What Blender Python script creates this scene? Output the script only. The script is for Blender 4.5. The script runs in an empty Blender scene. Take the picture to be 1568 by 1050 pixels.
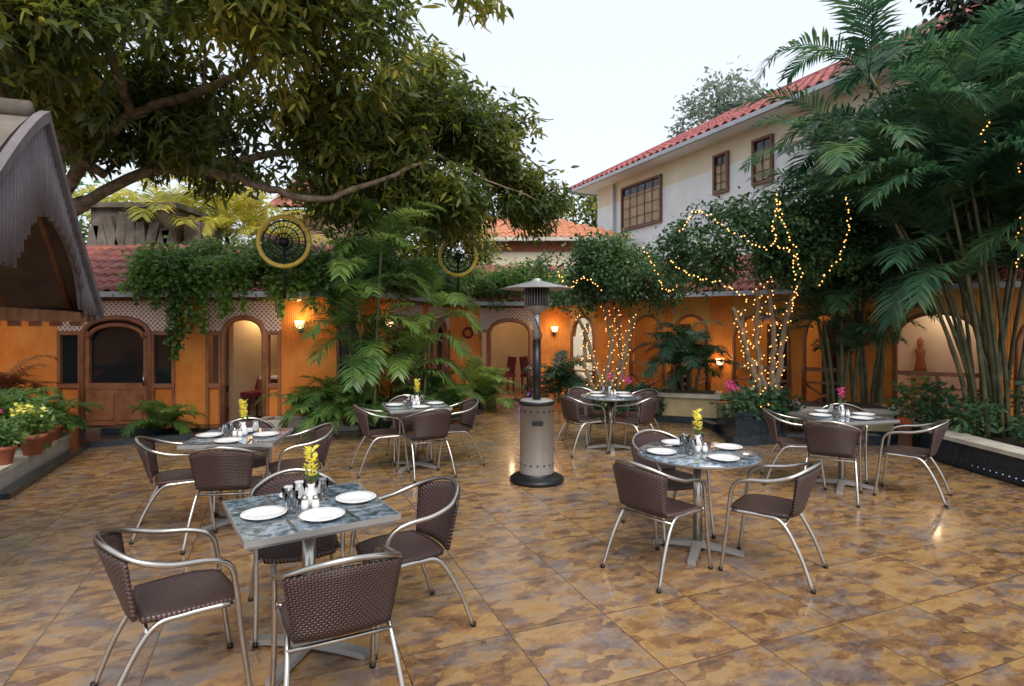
import bpy, math, random
import numpy as np
from mathutils import Vector, Matrix, noise
random.seed(7); np.random.seed(7)
S=bpy.context.scene
COL=S.collection
# ---------------------------------------------------------------- materials
MATS={}
def newmat(name):
    m=bpy.data.materials.new(name); m.use_nodes=True
    nt=m.node_tree; b=nt.nodes['Principled BSDF']; MATS[name]=m
    return m,nt,b
def ramp(nt,fac,cols,pos=None,interp='LINEAR'):
    r=nt.nodes.new('ShaderNodeValToRGB'); r.color_ramp.interpolation=interp
    n=len(cols); pos=pos or [i/(n-1) for i in range(n)]
    while len(r.color_ramp.elements)<n: r.color_ramp.elements.new(0.5)
    for e,c,p in zip(r.color_ramp.elements,cols,pos):
        e.position=p; e.color=(c[0],c[1],c[2],1)
    nt.links.new(fac,r.inputs[0]); return r
def noisen(nt,vec,scale,detail=4,rough=.55,dist=0):
    n=nt.nodes.new('ShaderNodeTexNoise'); n.inputs['Scale'].default_value=scale
    n.inputs['Detail'].default_value=detail; n.inputs['Roughness'].default_value=rough
    n.inputs['Distortion'].default_value=dist
    if vec is not None: nt.links.new(vec,n.inputs['Vector'])
    return n
def bump(nt,b,h,strength,dist=.01):
    k=nt.nodes.new('ShaderNodeBump'); k.inputs['Strength'].default_value=strength; k.inputs['Distance'].default_value=dist
    nt.links.new(h,k.inputs['Height']); nt.links.new(k.outputs[0],b.inputs['Normal']); return k
def M_noise(name,cols,scale=5,rough=.6,metal=0,bs=.2,bd=.01,coord='Object',pos=None,detail=5):
    m,nt,b=newmat(name)
    tc=nt.nodes.new('ShaderNodeTexCoord')
    n=noisen(nt,tc.outputs[coord],scale,detail)
    pos=pos or [.3+.4*i/(len(cols)-1) for i in range(len(cols))]
    r=ramp(nt,n.outputs['Fac'],cols,pos)
    nt.links.new(r.outputs[0],b.inputs['Base Color'])
    b.inputs['Roughness'].default_value=rough; b.inputs['Metallic'].default_value=metal
    if bs: bump(nt,b,n.outputs['Fac'],bs,bd)
    return m
def M_emit(name,col,st):
    m,nt,b=newmat(name); b.inputs['Base Color'].default_value=(*col,1)
    b.inputs['Emission Color'].default_value=(*col,1); b.inputs['Emission Strength'].default_value=st
    m.cycles.emission_sampling='NONE'
    return m
def M_leaf(name,cols,trans=.35,rough=.45,nscale=.9):
    m,nt,b=newmat(name)
    g=nt.nodes.new('ShaderNodeNewGeometry'); tc=nt.nodes.new('ShaderNodeTexCoord')
    n=noisen(nt,tc.outputs['Object'],nscale,2)
    a=nt.nodes.new('ShaderNodeMath'); a.operation='MULTIPLY_ADD'; a.inputs[1].default_value=.55
    nt.links.new(g.outputs['Random Per Island'],a.inputs[0])
    s=nt.nodes.new('ShaderNodeMath'); s.operation='MULTIPLY_ADD'; s.inputs[1].default_value=1.6; s.inputs[2].default_value=-.55
    nt.links.new(n.outputs['Fac'],s.inputs[0]); nt.links.new(s.outputs[0],a.inputs[2])
    r=ramp(nt,a.outputs[0],cols)
    nt.links.new(r.outputs[0],b.inputs['Base Color']); b.inputs['Roughness'].default_value=rough
    t=nt.nodes.new('ShaderNodeBsdfTranslucent')
    hs=nt.nodes.new('ShaderNodeHueSaturation'); hs.inputs['Value'].default_value=2.2; hs.inputs['Hue'].default_value=.485
    nt.links.new(r.outputs[0],hs.inputs['Color']); nt.links.new(hs.outputs[0],t.inputs['Color'])
    mx=nt.nodes.new('ShaderNodeMixShader'); mx.inputs[0].default_value=trans
    nt.links.new(b.outputs[0],mx.inputs[1]); nt.links.new(t.outputs[0],mx.inputs[2])
    nt.links.new(mx.outputs[0],nt.nodes['Material Output'].inputs['Surface'])
    return m

M_leaf('mango',[(.013,.03,.010),(.035,.062,.014),(.08,.115,.022),(.17,.19,.03),(.36,.31,.05)],.38)  # ramp puts sunlit yellow-green against dark leaves into the colour
M_leaf('ficus',[(.015,.045,.02),(.03,.08,.028),(.06,.13,.045),(.12,.2,.065)],.28)
M_leaf('vine',[(.03,.08,.015),(.07,.15,.03),(.13,.25,.05),(.24,.34,.10)],.35)
M_leaf('palm',[(.03,.08,.028),(.06,.14,.04),(.12,.22,.055),(.22,.30,.07)],.38,.35)
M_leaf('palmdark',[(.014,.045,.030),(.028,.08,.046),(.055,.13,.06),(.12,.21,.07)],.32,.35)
M_leaf('palmyellow',[(.18,.22,.03),(.34,.33,.05),(.5,.45,.09)],.45,.4)
M_leaf('palmred',[(.12,.03,.02),(.25,.08,.03),(.2,.16,.04)],.35,.4)
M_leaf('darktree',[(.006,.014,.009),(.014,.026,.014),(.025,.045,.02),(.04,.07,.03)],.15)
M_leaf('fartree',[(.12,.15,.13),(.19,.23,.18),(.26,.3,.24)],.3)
M_leaf('deadleaf',[(.10,.05,.02),(.22,.13,.04),(.3,.22,.08)],.1)
M_leaf('petal_yellow',[(.6,.55,.06),(.75,.70,.12),(.8,.78,.3)],.3)
M_leaf('petal_pink',[(.45,.03,.12),(.6,.08,.25),(.6,.2,.4)],.3)
M_noise('bark',[(.07,.05,.035),(.17,.12,.08),(.26,.2,.14)],9,.85,0,.6,.03)
M_noise('barklight',[(.16,.11,.07),(.3,.22,.14)],14,.8,0,.5,.02)
M_noise('palmstem',[(.04,.045,.025),(.09,.09,.04),(.17,.14,.075)],6,.6,0,.2)
M_noise('earth',[(.04,.028,.02),(.09,.06,.04)],3,.95,0,.6,.03)
M_noise('ground',[(.08,.06,.04),(.14,.11,.07)],.8,.95,0,.3,.03)
M_noise('granite',[(.008,.014,.02),(.03,.04,.05)],18,.2,0,.1)
M_noise('cap',[(.44,.40,.33),(.62,.58,.50)],4,.6,0,.15)
M_noise('creamplanter',[(.42,.32,.16),(.55,.45,.26)],4,.7,0,.15)
M_noise('terracotta',[(.32,.09,.05),(.45,.15,.08)],6,.8,0,.2)
M_noise('tile',[(.10,.045,.04),(.27,.08,.06),(.40,.14,.10)],3,.75,0,.3,.01,detail=8)
M_noise('tileorange',[(.42,.15,.08),(.58,.26,.14)],3,.8,0,.2)
M_noise('tilered',[(.18,.05,.05),(.30,.08,.08),(.38,.13,.12)],2.5,.75,0,.2,detail=8)
M_noise('white',[(.68,.69,.70),(.80,.80,.80)],1.2,.85,0,.1)
M_noise('creamy',[(.66,.58,.43),(.76,.69,.53)],1.2,.85,0,.1)
M_noise('yellowwall',[(.62,.30,.07),(.74,.40,.11)],1.5,.85,0,.1)
M_noise('interior',[(.55,.42,.24),(.65,.52,.32)],1.5,.9,0,.05)
M_noise('wood',[(.10,.038,.018),(.2,.085,.04)],7,.5,0,.15)
M_noise('doorwood',[(.22,.08,.035),(.37,.15,.07)],6,.45,0,.15)
M_noise('darkwood',[(.03,.015,.01),(.07,.04,.025)],7,.6,0,.2)
M_noise('steel',[(.44,.41,.37),(.56,.53,.49)],12,.28,1,.02)
M_noise('steelgrey',[(.32,.315,.31),(.42,.41,.40)],2,.42,.55,.02)
M_noise('blackmetal',[(.012,.012,.014),(.03,.03,.032)],8,.4,.5,.05)
M_noise('porcelain',[(.70,.71,.72),(.78,.78,.78)],3,.15,0,0)
M_noise('redcloth',[(.14,.012,.02),(.22,.025,.03)],6,.8,0,.1)
M_noise('concrete',[(.04,.035,.03),(.11,.09,.075),(.2,.17,.14)],2.2,.9,0,.8,.06)
M_noise('yellowpaint',[(.7,.48,.06),(.8,.6,.14)],9,.5,0,.1)
M_noise('curtain',[(.30,.22,.14),(.45,.36,.24)],3,.8,0,.1)
M_noise('gutter',[(.30,.32,.36),(.42,.44,.48)],3,.5,0,.05)
M_noise('pinkwall',[(.42,.25,.2),(.55,.36,.28)],3,.8,0,.1)
M_emit('bulb',(1,.44,.12),3.2); M_emit('lampshade',(1,.6,.28),3.5); M_emit('blueled',(.35,.6,1),1.2)
m,nt,b=newmat('glass'); b.inputs['Transmission Weight'].default_value=1; b.inputs['Roughness'].default_value=.02; b.inputs['IOR'].default_value=1.12; b.inputs['Coat Weight'].default_value=.6
m,nt,b=newmat('darkglass'); b.inputs['Base Color'].default_value=(.015,.018,.02,1); b.inputs['Roughness'].default_value=.04
tc=nt.nodes.new('ShaderNodeTexCoord'); n=noisen(nt,tc.outputs['Object'],1.5,1); bump(nt,b,n.outputs['Fac'],.05,.05)
m,nt,b=newmat('orange')
tc=nt.nodes.new('ShaderNodeTexCoord'); n=noisen(nt,tc.outputs['Object'],1.6,7,.65)
r=ramp(nt,n.outputs['Fac'],[(.58,.165,.03),(.78,.25,.045),(.86,.34,.08)],[.3,.5,.7])
w=nt.nodes.new('ShaderNodeTexWave'); w.wave_type='BANDS'; w.bands_direction='X'; w.inputs['Scale'].default_value=9; w.inputs['Distortion'].default_value=1.0; w.inputs['Detail'].default_value=2; w.inputs['Detail Scale'].default_value=.6
nt.links.new(tc.outputs['UV'],w.inputs['Vector'])
mx=nt.nodes.new('ShaderNodeMix'); mx.data_type='RGBA'; mx.blend_type='MULTIPLY'; mx.inputs[0].default_value=.12
nt.links.new(r.outputs[0],mx.inputs[6]); nt.links.new(w.outputs['Color'],mx.inputs[7]); nt.links.new(mx.outputs[2],b.inputs['Base Color'])
b.inputs['Roughness'].default_value=.8; b.inputs['Specular IOR Level'].default_value=.25; bump(nt,b,w.outputs['Fac'],.4,.012)
m,nt,b=newmat('lattice')
tc=nt.nodes.new('ShaderNodeTexCoord'); mp=nt.nodes.new('ShaderNodeMapping'); mp.inputs['Rotation'].default_value=(0,0,math.radians(45))
nt.links.new(tc.outputs['UV'],mp.inputs[0])
br=nt.nodes.new('ShaderNodeTexBrick'); br.offset=0; br.inputs['Scale'].default_value=1; br.inputs['Brick Width'].default_value=.055; br.inputs['Row Height'].default_value=.055; br.inputs['Mortar Size'].default_value=.012; br.inputs['Mortar Smooth'].default_value=.1
br.inputs['Color1'].default_value=(.34,.13,.08,1); br.inputs['Color2'].default_value=(.3,.11,.07,1); br.inputs['Mortar'].default_value=(.74,.62,.56,1)
nt.links.new(mp.outputs[0],br.inputs['Vector']); nt.links.new(br.outputs['Color'],b.inputs['Base Color']); bump(nt,b,br.outputs['Fac'],.8,.02)
b.inputs['Roughness'].default_value=.7
m,nt,b=newmat('wicker')
tc=nt.nodes.new('ShaderNodeTexCoord')
ck=nt.nodes.new('ShaderNodeTexChecker'); ck.inputs['Scale'].default_value=78; nt.links.new(tc.outputs['UV'],ck.inputs['Vector'])
w1=nt.nodes.new('ShaderNodeTexWave'); w1.bands_direction='X'; w1.inputs['Scale'].default_value=24.8; w1.inputs['Distortion'].default_value=.3
w2=nt.nodes.new('ShaderNodeTexWave'); w2.bands_direction='Y'; w2.inputs['Scale'].default_value=24.8; w2.inputs['Distortion'].default_value=.3
nt.links.new(tc.outputs['UV'],w1.inputs[0]); nt.links.new(tc.outputs['UV'],w2.inputs[0])
mx=nt.nodes.new('ShaderNodeMix'); mx.data_type='FLOAT'; nt.links.new(ck.outputs['Fac'],mx.inputs[0]); nt.links.new(w1.outputs['Fac'],mx.inputs[2]); nt.links.new(w2.outputs['Fac'],mx.inputs[3])
r=ramp(nt,mx.outputs[0],[(.008,.005,.005),(.058,.031,.030),(.125,.072,.068)],[0,.45,1])  # low end puts the dark of the open weave holes into the colour
nt.links.new(r.outputs[0],b.inputs['Base Color']); b.inputs['Roughness'].default_value=.36; bump(nt,b,mx.outputs[0],.9,.005)
m,nt,b=newmat('tablestone')
tc=nt.nodes.new('ShaderNodeTexCoord'); n=noisen(nt,tc.outputs['Object'],22,8,.7); n2=noisen(nt,tc.outputs['Object'],4,5,.6,1.5)
vt=nt.nodes.new('ShaderNodeTexVoronoi'); vt.inputs['Scale'].default_value=26; nt.links.new(tc.outputs['Object'],vt.inputs['Vector'])
vs_=nt.nodes.new('ShaderNodeSeparateColor'); nt.links.new(vt.outputs['Color'],vs_.inputs[0])
am=nt.nodes.new('ShaderNodeMath'); am.operation='MULTIPLY_ADD'; am.inputs[1].default_value=.34; nt.links.new(vs_.outputs[0],am.inputs[0]); nt.links.new(n.outputs['Fac'],am.inputs[2])
r=ramp(nt,am.outputs[0],[(.06,.085,.11),(.15,.20,.25),(.32,.38,.43)],[.5,.66,.82])
r2=ramp(nt,n2.outputs['Fac'],[(.6,.63,.7),(1,1,1)],[.35,.6])
mx=nt.nodes.new('ShaderNodeMix'); mx.data_type='RGBA'; mx.blend_type='MULTIPLY'; mx.inputs[0].default_value=1
nt.links.new(r.outputs[0],mx.inputs[6]); nt.links.new(r2.outputs[0],mx.inputs[7]); nt.links.new(mx.outputs[2],b.inputs['Base Color']); b.inputs['Roughness'].default_value=.12; b.inputs['Coat Weight'].default_value=.7; b.inputs['Coat Roughness'].default_value=.06
# patio paving: polished slate tiles with ochre/grey cleft patches, pattern breaks at each joint
m,nt,b=newmat('paving')
tc=nt.nodes.new('ShaderNodeTexCoord'); mp=nt.nodes.new('ShaderNodeMapping'); mp.inputs['Rotation'].default_value=(0,0,math.radians(-22)); nt.links.new(tc.outputs['Object'],mp.inputs[0])
br=nt.nodes.new('ShaderNodeTexBrick'); br.offset=0; br.inputs['Scale'].default_value=1; br.inputs['Brick Width'].default_value=.6; br.inputs['Row Height'].default_value=.6; br.inputs['Mortar Size'].default_value=.004; br.inputs['Mortar Smooth'].default_value=.2
br.inputs['Color1'].default_value=(0,0,0,1); br.inputs['Color2'].default_value=(1,1,1,1); br.inputs['Mortar'].default_value=(.5,.5,.5,1)
nt.links.new(mp.outputs[0],br.inputs['Vector'])
vofs=nt.nodes.new('ShaderNodeVectorMath'); vofs.operation='MULTIPLY_ADD'; vofs.inputs[1].default_value=(3.1,7.3,2.0)
nt.links.new(br.outputs['Color'],vofs.inputs[0]); nt.links.new(mp.outputs[0],vofs.inputs[2])
nd=noisen(nt,vofs.outputs[0],11,6,.65)
va=nt.nodes.new('ShaderNodeVectorMath'); va.operation='MULTIPLY_ADD'; va.inputs[1].default_value=(.13,.08,.1)
nt.links.new(nd.outputs['Color'],va.inputs[0]); nt.links.new(vofs.outputs[0],va.inputs[2])
st=nt.nodes.new('ShaderNodeMapping'); st.inputs['Scale'].default_value=(.75,1.35,1); nt.links.new(va.outputs[0],st.inputs[0])
vo=nt.nodes.new('ShaderNodeTexVoronoi'); vo.inputs['Scale'].default_value=10; nt.links.new(st.outputs[0],vo.inputs['Vector'])
n1=noisen(nt,st.outputs[0],7.5,12,.76)
n0=noisen(nt,mp.outputs[0],.9,4,.6)
n3=noisen(nt,st.outputs[0],4.2,8,.68)
sx=nt.nodes.new('ShaderNodeSeparateColor'); nt.links.new(vo.outputs['Color'],sx.inputs[0])
sb_=nt.nodes.new('ShaderNodeSeparateColor'); nt.links.new(br.outputs['Color'],sb_.inputs[0])
a=nt.nodes.new('ShaderNodeMath'); a.operation='MULTIPLY_ADD'; a.inputs[1].default_value=.24; nt.links.new(sx.outputs[0],a.inputs[0]); nt.links.new(n1.outputs['Fac'],a.inputs[2])
a2=nt.nodes.new('ShaderNodeMath'); a2.operation='MULTIPLY_ADD'; a2.inputs[1].default_value=.22; nt.links.new(n0.outputs['Fac'],a2.inputs[0]); nt.links.new(a.outputs[0],a2.inputs[2])
r=ramp(nt,a2.outputs[0],[(.05,.03,.025),(.12,.065,.038),(.21,.11,.05),(.31,.175,.065),(.36,.22,.09),(.28,.20,.125)],[.46,.56,.66,.75,.85,.97])
g1=nt.nodes.new('ShaderNodeMath'); g1.operation='MULTIPLY_ADD'; g1.inputs[1].default_value=.12; nt.links.new(sx.outputs[1],g1.inputs[0]); nt.links.new(n3.outputs['Fac'],g1.inputs[2])
g2=nt.nodes.new('ShaderNodeMath'); g2.operation='MULTIPLY_ADD'; g2.inputs[1].default_value=.25; nt.links.new(n0.outputs['Fac'],g2.inputs[0]); nt.links.new(g1.outputs[0],g2.inputs[2])
gm=ramp(nt,g2.outputs[0],[(0,0,0),(.75,.75,.75)],[.66,.82])
gc=ramp(nt,n1.outputs['Fac'],[(.09,.075,.08),(.17,.15,.15),(.24,.21,.19)],[.3,.5,.7])
m0=nt.nodes.new('ShaderNodeMix'); m0.data_type='RGBA'; nt.links.new(gm.outputs[0],m0.inputs[0]); nt.links.new(r.outputs[0],m0.inputs[6]); nt.links.new(gc.outputs[0],m0.inputs[7])
jm=ramp(nt,br.outputs['Fac'],[(1,1,1),(.42,.38,.35)])
mx=nt.nodes.new('ShaderNodeMix'); mx.data_type='RGBA'; mx.blend_type='MULTIPLY'; mx.inputs[0].default_value=1
nt.links.new(m0.outputs[2],mx.inputs[6]); nt.links.new(jm.outputs[0],mx.inputs[7])
tb=ramp(nt,sb_.outputs[0],[(.84,.84,.86),(1.04,1.02,1.0)])
mx2=nt.nodes.new('ShaderNodeMix'); mx2.data_type='RGBA'; mx2.blend_type='MULTIPLY'; mx2.inputs[0].default_value=1
nt.links.new(mx.outputs[2],mx2.inputs[6]); nt.links.new(tb.outputs[0],mx2.inputs[7]); nt.links.new(mx2.outputs[2],b.inputs['Base Color'])
rr=ramp(nt,n1.outputs['Fac'],[(.12,.12,.12),(.32,.32,.32)],[.35,.65]); nt.links.new(rr.outputs[0],b.inputs['Roughness'])
b.inputs['Coat Weight'].default_value=.25; b.inputs['Coat Roughness'].default_value=.1
bump(nt,b,a.outputs[0],.35,.009)
m,nt,b=newmat('corrugated')
tc=nt.nodes.new('ShaderNodeTexCoord'); n=noisen(nt,tc.outputs['Object'],3,8,.7)
r=ramp(nt,n.outputs['Fac'],[(.08,.07,.078),(.18,.155,.165)],[.3,.7])
nt.links.new(r.outputs[0],b.inputs['Base Color']); b.inputs['Roughness'].default_value=.6

# ---------------------------------------------------------------- mesh builder
def cr(pts,n=6):
    P=[Vector(p) for p in pts]; P=[2*P[0]-P[1]]+P+[2*P[-1]-P[-2]]; out=[]
    for i in range(1,len(P)-2):
        for k in range(n):
            t=k/n; a,b_,c,d=P[i-1],P[i],P[i+1],P[i+2]
            out.append(.5*((2*b_)+(c-a)*t+(2*a-5*b_+4*c-d)*t*t+(3*b_-a-3*c+d)*t**3))
    out.append(P[-2]); return out
class MB:
    def __init__(s,M=None): s.v=[];s.uv=[];s.f=[];s.m=[];s.sm=[];s.mats=[];s.M=M or Matrix()
    def mi(s,n):
        if n not in s.mats: s.mats.append(n)
        return s.mats.index(n)
    def add(s,vs,fs,mat,smooth=False,uvs=None,L=None):
        o=len(s.v)
        for i,p in enumerate(vs):
            p=Vector(p)
            if L is not None: p=L@p
            s.uv.append(uvs[i] if uvs else (p.x+p.y,p.z))
            s.v.append(s.M@p)
        k=s.mi(mat)
        for f in fs: s.f.append([i+o for i in f]); s.m.append(k); s.sm.append(smooth)
    def box(s,c,d,mat,rot=None,bev=0):
        x,y,z=d[0]/2,d[1]/2,d[2]/2
        L=Matrix.Translation(c)
        if rot is not None: L=L@rot.to_4x4()
        vs=[(-x,-y,-z),(x,-y,-z),(x,y,-z),(-x,y,-z),(-x,-y,z),(x,-y,z),(x,y,z),(-x,y,z)]
        s.add(vs,[(0,3,2,1),(4,5,6,7),(0,1,5,4),(1,2,6,5),(2,3,7,6),(3,0,4,7)],mat,False,None,L)
    def bb(s,x0,x1,y0,y1,z0,z1,mat): s.box(((x0+x1)/2,(y0+y1)/2,(z0+z1)/2),(x1-x0,y1-y0,z1-z0),mat)
    def tube(s,path,r,mat,n=8,flat=1):
        P=[Vector(p) for p in path]; R=r if isinstance(r,(list,tuple)) else [r]*len(P)
        t=(P[1]-P[0]).normalized(); ref=Vector((0,0,1)) if abs(t.z)<.9 else Vector((1,0,0))
        nrm=t.cross(ref).normalized(); vs=[]
        for i,p in enumerate(P):
            t=(P[min(i+1,len(P)-1)]-P[max(i-1,0)]).normalized()
            nrm=(nrm-t*nrm.dot(t)).normalized(); bi=t.cross(nrm)
            for k in range(n):
                a_=2*math.pi*k/n; vs.append(p+nrm*math.cos(a_)*R[i]+bi*math.sin(a_)*R[i]*flat)
        fs=[(i*n+k,i*n+(k+1)%n,(i+1)*n+(k+1)%n,(i+1)*n+k) for i in range(len(P)-1) for k in range(n)]
        fs+=[tuple(range(n-1,-1,-1)),tuple(range((len(P)-1)*n,len(P)*n))]
        s.add(vs,fs,mat,True)
    def lathe(s,prof,c,mat,n=24,smooth=True):
        vs=[(c[0]+r_*math.cos(2*math.pi*k/n),c[1]+r_*math.sin(2*math.pi*k/n),c[2]+z) for r_,z in prof for k in range(n)]
        fs=[(i*n+k,i*n+(k+1)%n,(i+1)*n+(k+1)%n,(i+1)*n+k) for i in range(len(prof)-1) for k in range(n)]
        s.add(vs,fs,mat,smooth)
    def slab(s,fa,fb,nu,nv,mat,us=1,vs_=1):
        V=[];U=[]
        for fn in (fa,fb):
            for j in range(nv+1):
                for i in range(nu+1):
                    V.append(fn(i/nu,j/nv)); U.append((i/nu*us,j/nv*vs_))
        W=nu+1; N=W*(nv+1); fs=[]
        for j in range(nv):
            for i in range(nu):
                a_=j*W+i; fs.append((a_,a_+1,a_+W+1,a_+W)); fs.append((N+a_,N+a_+W,N+a_+W+1,N+a_+1))
        for i in range(nu): fs.append((i,N+i,N+i+1,i+1)); q=nv*W+i; fs.append((q,q+1,N+q+1,N+q))
        for j in range(nv): q=j*W; fs.append((q,q+W,N+q+W,N+q)); q=j*W+nu; fs.append((q,N+q,N+q+W,q+W))
        s.add(V,fs,mat,True,U)
    def mesh(s,name):
        me=bpy.data.meshes.new(name); me.from_pydata([tuple(p) for p in s.v],[],s.f)
        for n_ in s.mats: me.materials.append(MATS[n_])
        me.polygons.foreach_set('material_index',s.m); me.polygons.foreach_set('use_smooth',s.sm)
        ul=me.uv_layers.new(name='UVMap'); li=np.empty(len(me.loops),dtype=np.int32); me.loops.foreach_get('vertex_index',li)
        ul.data.foreach_set('uv',np.array(s.uv,dtype=np.float32)[li].ravel()); me.update(); return me
    def build(s,name,parent=None):
        o=bpy.data.objects.new(name,s.mesh(name)); COL.objects.link(o)
        if parent: o.parent=parent
        return o
def inst(name,me,loc,rz=0,sc=1):
    o=bpy.data.objects.new(name,me); COL.objects.link(o); o.location=loc; o.rotation_euler=(0,0,rz); o.scale=(sc,)*3; return o
def empty(name):
    e=bpy.data.objects.new(name,None); COL.objects.link(e); return e

# ------------------------------------------------------------- foliage tools
def rawmesh(name,V,F4,mat,parent=None,F3=None):
    V=np.asarray(V,dtype=np.float32); me=bpy.data.meshes.new(name)
    F4=np.asarray(F4,dtype=np.int32).reshape(-1,4); F3=np.asarray(F3 if F3 is not None else [],dtype=np.int32).reshape(-1,3)
    me.vertices.add(len(V)); me.vertices.foreach_set('co',V.ravel())
    nl=len(F4)*4+len(F3)*3; me.loops.add(nl); me.loops.foreach_set('vertex_index',np.concatenate([F4.ravel(),F3.ravel()]))
    me.polygons.add(len(F4)+len(F3))
    st=np.concatenate([np.arange(len(F4))*4,len(F4)*4+np.arange(len(F3))*3]).astype(np.int32)
    me.polygons.foreach_set('loop_start',st); me.update(calc_edges=True); me.validate()
    me.materials.append(MATS[mat]); o=bpy.data.objects.new(name,me); COL.objects.link(o)
    if parent: o.parent=parent
    return o
def leaves(name,C,D,L,W,mat,parent=None,bend=.25):
    n=len(C); up=np.tile([[0,0,1.]],(n,1))+np.random.normal(0,.55,(n,3))
    s=np.cross(D,up); s/=np.linalg.norm(s,axis=1,keepdims=True)+1e-9
    nn=np.cross(s,D)
    L=L[:,None]; W=W[:,None]
    b0=C; l1=C+D*L*.3+s*W*.5+nn*W*.15; r1=C+D*L*.3-s*W*.5+nn*W*.15
    l2=C+D*L*.68+s*W*.38-nn*L*bend*.12; r2=C+D*L*.68-s*W*.38-nn*L*bend*.12; tp=C+D*L-nn*L*bend*.4
    V=np.stack([b0,l1,r1,l2,r2,tp],1).reshape(-1,3)
    i=np.arange(n)[:,None]*6
    F4=i+np.array([[1,3,4,2]]); F3=np.concatenate([i+np.array([[0,1,2]]),i+np.array([[3,5,4]])])
    return rawmesh(name,V,F4,mat,parent,F3)
def lobe_points(lobes,n,shell=.55,nscale=1.2,thr=-.12,seed=0):
    vol=np.array([l[1][0]*l[1][1]*l[1][2] for l in lobes])**.8; vol/=vol.sum(); out=[];dirs=[]
    for l,w in zip(lobes,vol):
        k=int(n*w)
        d=np.random.normal(size=(k,3)); d/=np.linalg.norm(d,axis=1,keepdims=True)
        r=np.random.uniform(shell**3,1,k)**(1/3)*np.random.uniform(.86,1.08,k)
        P=np.array(l[0])+d*r[:,None]*np.array(l[1])
        for p,q in zip(P,d):
            if noise.noise(Vector(p)*nscale+Vector((seed,0,0)))>thr: out.append(p); dirs.append(q)
    return np.array(out),np.array(dirs)
def cloud(name,lobes,n,k,L,W,mat,parent=None,droop=.6,spread=.08,shell=.5,nscale=1.2,thr=-.12,seed=0):
    P,Q=lobe_points(lobes,n,shell,nscale,thr,seed)
    C=np.repeat(P,k,0)+np.random.normal(0,spread,(len(P)*k,3)); Dq=np.repeat(Q,k,0)*.5
    D=np.random.normal(size=C.shape)+Dq; D[:,2]=D[:,2]*.6-droop; D/=np.linalg.norm(D,axis=1,keepdims=True)
    m_=len(C)
    leaves(name,C,D,np.random.uniform(L*.65,L*1.15,m_),np.random.uniform(W*.7,W*1.2,m_),mat,parent)
    return P
class Fr:
    def __init__(s): s.V=[];s.F4=[];s.F3=[]
    def frond(s,base,az,el,length,droop,nl=34,ll=.42,lw=.03,vee=.35,rw=.008):
        p=Vector(base); seg=14; pts=[];tans=[]; e=el; st=length/seg; a_=az
        tw=random.uniform(-.25,.25)
        for i in range(seg+1):
            d=Vector((math.cos(a_)*math.cos(e),math.sin(a_)*math.cos(e),math.sin(e))); pts.append(p.copy()); tans.append(d); p=p+d*st
            e-=droop/seg*(.5+1.1*i/seg); a_+=tw/seg
        side0=Vector((-math.sin(az),math.cos(az),0))
        o=len(s.V)
        for i,(q,t) in enumerate(zip(pts,tans)):
            w=rw*(1-.8*i/seg); u_=side0.cross(t)
            s.V+= [q+side0*w,q-side0*w,q-u_*w]
        for i in range(seg):
            for k in range(3): s.F4.append((o+i*3+k,o+i*3+(k+1)%3,o+i*3+3+(k+1)%3,o+i*3+3+k))
        for j in range(nl):
            t=.16+.84*j/(nl-1)*.995; x=t*seg; i=min(int(x),seg-1); f=x-i
            q=pts[i].lerp(pts[i+1],f); tn=tans[i]; u_=side0.cross(tn).normalized()
            if u_.z<0: u_=-u_
            LL=ll*(math.sin(math.pi*(.12+.80*t))**.7)*random.uniform(.85,1.1)
            for sg in (-1,1):
                d=(tn*(.55+.5*t)+side0*sg*1.0+u_*vee*random.uniform(.3,1.2)+Vector((random.gauss(0,.08),random.gauss(0,.08),random.gauss(0,.08)))).normalized()
                wv=d.cross(u_).normalized()*lw*.5*random.uniform(.8,1.15)
                m_=q+d*LL*.5; m_.z-=LL*.05; tp=q+d*LL*.95; tp.z-=LL*random.uniform(.18,.42)
                o=len(s.V); s.V+=[q+wv*.5,q-wv*.5,m_-wv,m_+wv,tp]
                s.F4.append((o,o+1,o+2,o+3)); s.F3.append((o+3,o+2,o+4))
    def build(s,name,mat,parent): return rawmesh(name,[tuple(v) for v in s.V],s.F4,mat,parent,s.F3)
def palm_clump(name,base,nst,hmin,hmax,lean,nf,fl,mat='palm',ll=.42,lw=.03,dirs=None,rb=.12,stem_r=.028,nl=34,hs=None):
    E=empty(name); F=Fr(); B=MB(); base=Vector(base)
    for i in range(nst):
        az=dirs[i%len(dirs)]+random.uniform(-.25,.25) if dirs else 2*math.pi*i/nst+random.uniform(-.4,.4)
        h=hs[i] if hs else random.uniform(hmin,hmax); ln=lean*random.uniform(.5,1.3)
        b0=base+Vector((math.cos(az),math.sin(az),0))*random.uniform(0,rb)
        pts=[b0+Vector((math.cos(az)*ln*h*t**1.5,math.sin(az)*ln*h*t**1.5,h*t)) for t in (0,.2,.4,.6,.8,1)]
        P=cr(pts,4) if h>.3 else pts
        R=[stem_r*(1.15-.45*k/len(P))*(1.15 if k%3==0 else 1) for k in range(len(P))]
        if h>.15: B.tube(P,R,'palmstem',7)
        top=P[-1]
        for k in range(nf):
            a_=2*math.pi*k/nf+random.uniform(-.5,.5)+az
            el=random.uniform(.35,1.4)
            F.frond(top-Vector((0,0,random.uniform(0,.3)*min(1,h))),a_,el,fl*random.uniform(.75,1.15),random.uniform(1.1,2.4),nl=nl,ll=ll,lw=lw)
    if B.v: B.build('stems',E)
    F.build('fronds',mat,E); return E

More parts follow.
